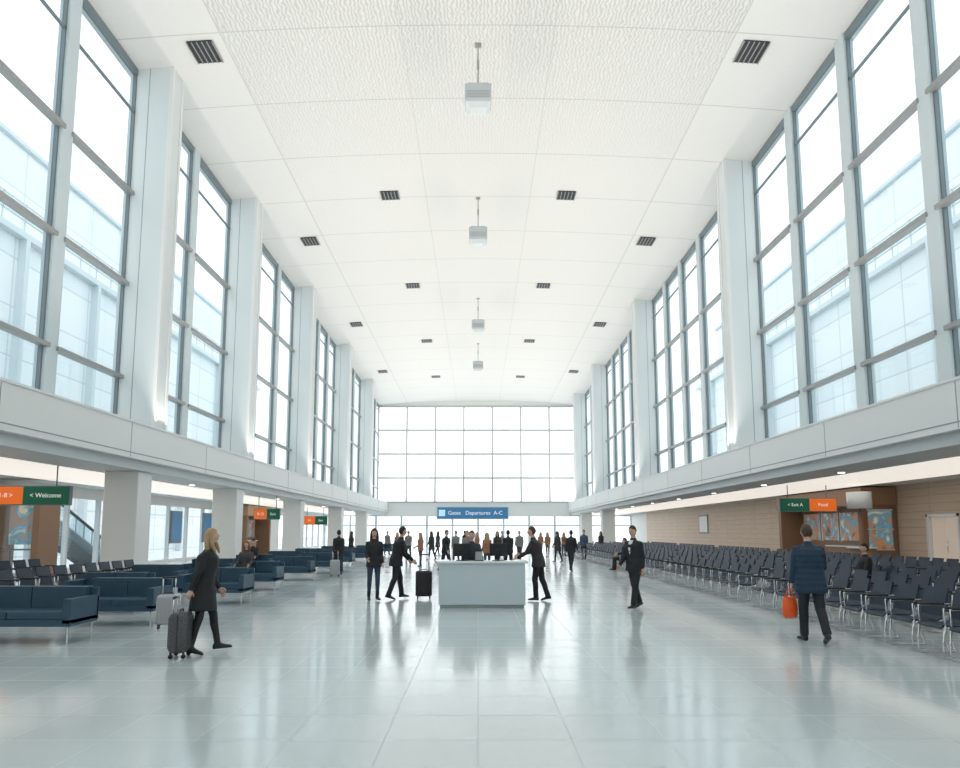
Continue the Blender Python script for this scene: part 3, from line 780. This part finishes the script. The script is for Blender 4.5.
# man in blue puffer, walks away, orange bag
loc = (5.03, 10.75); rot = -4
me, hp = human_mesh(H=1.76, hair='brown', legL=(12, 8, 0), legR=(-10, 22, 24), lean=4, armL=(6, 8, 14), armR=(10, 10, 70), head=(-6, 8), hem=-.2, puffy=True, vox=.012,
                    top=(.010, .034, .070), trou=(.015, .018, .025), curl=(1.2, .8), bulk=1.14)
place('man_in_blue_jacket', me, loc, rot)
hw = world(loc, rot, hp[-1])
b = MB(); rings = []
for z, w_, t_ in ((-.44, .08, .04), (-.42, .115, .06), (-.3, .125, .075), (-.18, .115, .06), (-.12, .09, .03)):
    rings.append([(w_ * cos(2 * pi * j / 16) * (1 + .04 * sin(5 * j)), t_ * sin(2 * pi * j / 16), z) for j in range(16)])
b.loft(rings, 0, True)
for yy in (-.02, .02): b.tube([(-.07, yy, -.13), (-.03, yy * .5, -.04), (0, 0, .0), (.03, yy * .5, -.04), (.07, yy, -.13)], .007, 6, 0)
b.obj('orange_shopping_bag', [mat('orange_plastic', (.9, .12, .02), .35, bump=.5, bscale=12)], loc=(hw.x - 0.05, hw.y, hw.z), rot=.15)

# man in suit
me, hp = human_mesh(H=1.77, hair='brown', legL=(14, 4, -4), legR=(-10, 14, 18), lean=3, armL=(-10, 6, 12), armR=(14, 6, 24), head=(10, 0), hem=-.14, vox=.014,
                    top=(.012, .014, .02), trou=(.012, .013, .018), shirt=(.75, .75, .76), bulk=1.14)
place('man_in_suit', me, (3.38, 15.3), 128)

# woman + man group left of the desk
me, hp = human_mesh(H=1.72, female=True, long_hair=True, hair='brown', legL=(6, 4, 0), legR=(-6, 8, 10), armL=(4, 6, 30), armR=(8, 8, 60), head=(-15, 4), hem=-.12, slim=True, vox=.014,
                    top=(.015, .016, .02), trou=(.03, .05, .085), bulk=1.16)
place('woman_in_jeans', me, (-2.53, 17.2), 200)
loc = (-2.03, 17.5); rot = -68
me, hp = human_mesh(H=1.78, hair='black', legL=(18, 12, 0), legR=(-6, 16, 16), lean=14, armR=(16, 6, 30), armL=(22, 8, 22), head=(10, -8), hem=-.15, vox=.014, top=(.012, .013, .015), trou=(.018, .022, .03), curl=(1.2, .5), bulk=1.2)
place('man_in_black_jacket', me, loc, rot)
hw = world(loc, rot, hp[-1])
suitcase((-1.34, 17.55, 0), 0.1, .40, .26, .62, mat('case_black', (.015, .015, .017), .4), handle=1.08)

# man leaning at desk, right
me, hp = human_mesh(H=1.78, hair='brown', legL=(10, 14, 0), legR=(-8, 12, 12), lean=14, armR=(34, 8, 40), armL=(30, 8, 30), head=(6, -8), hem=-.15, vox=.014, top=(.03, .028, .028), trou=(.012, .014, .02), bulk=1.2)
place('man_at_desk', me, (1.46, 17.1), 72)
me, hp = human_mesh(H=1.68, hair='brown', legL=(2, 4, 0), legR=(-2, 4, 0), lean=8, armR=(30, 8, 40), armL=(30, 8, 40), head=(0, -10), hem=-.1, vox=.018, top=(.03, .035, .05), trou=(.01, .01, .015))
place('receptionist', me, (-0.15, 16.85), 180)

walkA, _ = human_mesh(H=1.72, hair='black', legL=(16, 4, 0), legR=(-12, 16, 20), lean=3, armL=(-14, 6, 10), armR=(16, 6, 20), vox=.018, top=(.012, .014, .018), trou=(.015, .018, .025), bulk=1.15)
walkB, _ = human_mesh(H=1.68, female=True, long_hair=True, hair='brown', legL=(12, 4, 0), legR=(-10, 14, 16), lean=2, armL=(8, 6, 30), armR=(-6, 6, 10), slim=True, hem=-.3, vox=.02, top=(.04, .035, .035), trou=(.012, .012, .016), bulk=1.15)
standC, _ = human_mesh(H=1.76, hair='brown', legL=(2, 3, 0), legR=(-2, 3, 0), armL=(4, 8, 40), armR=(2, 6, 12), vox=.02, top=(.05, .09, .16), trou=(.03, .03, .04), bulk=1.15)
standD, _ = human_mesh(H=1.62, female=True, long_hair=True, hair='blonde', legL=(3, 3, 0), legR=(-3, 3, 0), armL=(4, 8, 30), armR=(2, 6, 60), vox=.02, top=(.35, .16, .09), trou=(.04, .06, .10), slim=True, bulk=1.15)
standE, _ = human_mesh(H=1.70, hair='grey', legL=(10, 4, 0), legR=(-8, 12, 12), armL=(4, 8, 10), armR=(12, 6, 20), vox=.02, top=(.22, .21, .20), trou=(.05, .05, .06), bulk=1.15)
standF, _ = human_mesh(H=1.78, hair='black', legL=(3, 4, 0), legR=(-5, 6, 4), armL=(4, 8, 50), armR=(4, 6, 14), hem=-.25, vox=.02, top=(.05, .04, .035), trou=(.02, .02, .03), skin=(.35, .2, .14), bulk=1.15)
def px(x, yfeet):
    Y = 1155 / (yfeet - 532); return ((x - 478) / 700 * Y, Y)
place('traveller', walkA, px(340, 574), 20)
place('traveller', walkB, px(352, 562), -60)
place('traveller', walkA, px(570, 571), -30)
place('traveller', walkB, px(557, 562), 40)
place('traveller', standC, px(583, 560), 160)
pool = [walkA, walkB, standC, standD, standE, standF]
k = 0
for xx, yf in ((421, 566), (432, 560), (446, 572), (456, 562), (467, 570), (477, 560), (487, 571), (497, 564), (508, 572), (519, 561),
               (409, 559), (398, 557), (547, 557), (438, 556), (465, 555), (502, 555), (388, 555), (540, 555), (563, 556), (600, 556)):
    place('traveller', pool[(k * 5 + 2) % 6 if k % 3 else 3 + k % 2], px(xx, yf), random.uniform(0, 360)); k += 1

seatA, _ = human_mesh(H=1.68, female=True, long_hair=True, hair='red', legL=(82, 84, 0), legR=(86, 88, 0), lean=-6, armL=(24, 8, 50), armR=(24, 8, 50), sit=.60, vox=.02, top=(.05, .05, .06), trou=(.02, .03, .05), hem=-.04)
seatB, _ = human_mesh(H=1.76, hair='black', legL=(84, 86, 0), legR=(84, 80, 0), lean=-4, armL=(24, 8, 60), armR=(20, 8, 50), sit=.55, vox=.02, top=(.015, .015, .018), trou=(.02, .02, .025), hem=-.04)
place('seated_traveller', seatA, (-6.65, 20.25), 180)
place('seated_traveller', seatB, (-8.4, 26.35), 180)
for x, i in ((9.1, 10), (12.0, 9), (6.3, 33)):
    yy = (8.95 if x < 7 else 10.2) + .66 * i
    place('seated_traveller', seatB, (x + .05, yy), 90)
suitcase((-5.25, 26.0, 0), .2, .36, .24, .55, MATS['case_grey'], handle=.95)

# ---------------------------------------------------------------- lights & world
def area(name, loc, rot, sx, sy, power, col, spread=180):
    l = bpy.data.lights.new(name, 'AREA'); l.shape = 'RECTANGLE'; l.size = sx; l.size_y = sy; l.energy = power; l.color = col
    l.spread = radians(spread)
    o = bpy.data.objects.new(name, l); scene.collection.objects.link(o); o.location = loc; o.rotation_euler = rot; return o
for side in (-1, 1):
    area('ceiling_fill_light', (side * 9.9, 33, 4.93), (pi, side * radians(-32), 0), 0.14, 88, 2350, (1.0, .935, .86), 125)  # invented fill lamp along the ledge, added to brighten ceiling and hall
w = bpy.data.worlds.new('sky'); scene.world = w; w.use_nodes = True
bg = w.node_tree.nodes['Background']; bg.inputs[0].default_value = (.975, .99, 1.0, 1); bg.inputs[1].default_value = 2.2

# ---------------------------------------------------------------- camera
cam = bpy.data.cameras.new('camera'); co = bpy.data.objects.new('camera', cam); scene.collection.objects.link(co)
co.location = (0, 0, 1.65); co.rotation_euler = (radians(90 + 6.65), 0, 0)
cam.lens = 700 / 960 * 36; cam.sensor_width = 36; cam.sensor_fit = 'HORIZONTAL'; cam.shift_y = 66 / 960; cam.shift_x = 0.002; cam.clip_end = 600
scene.camera = co
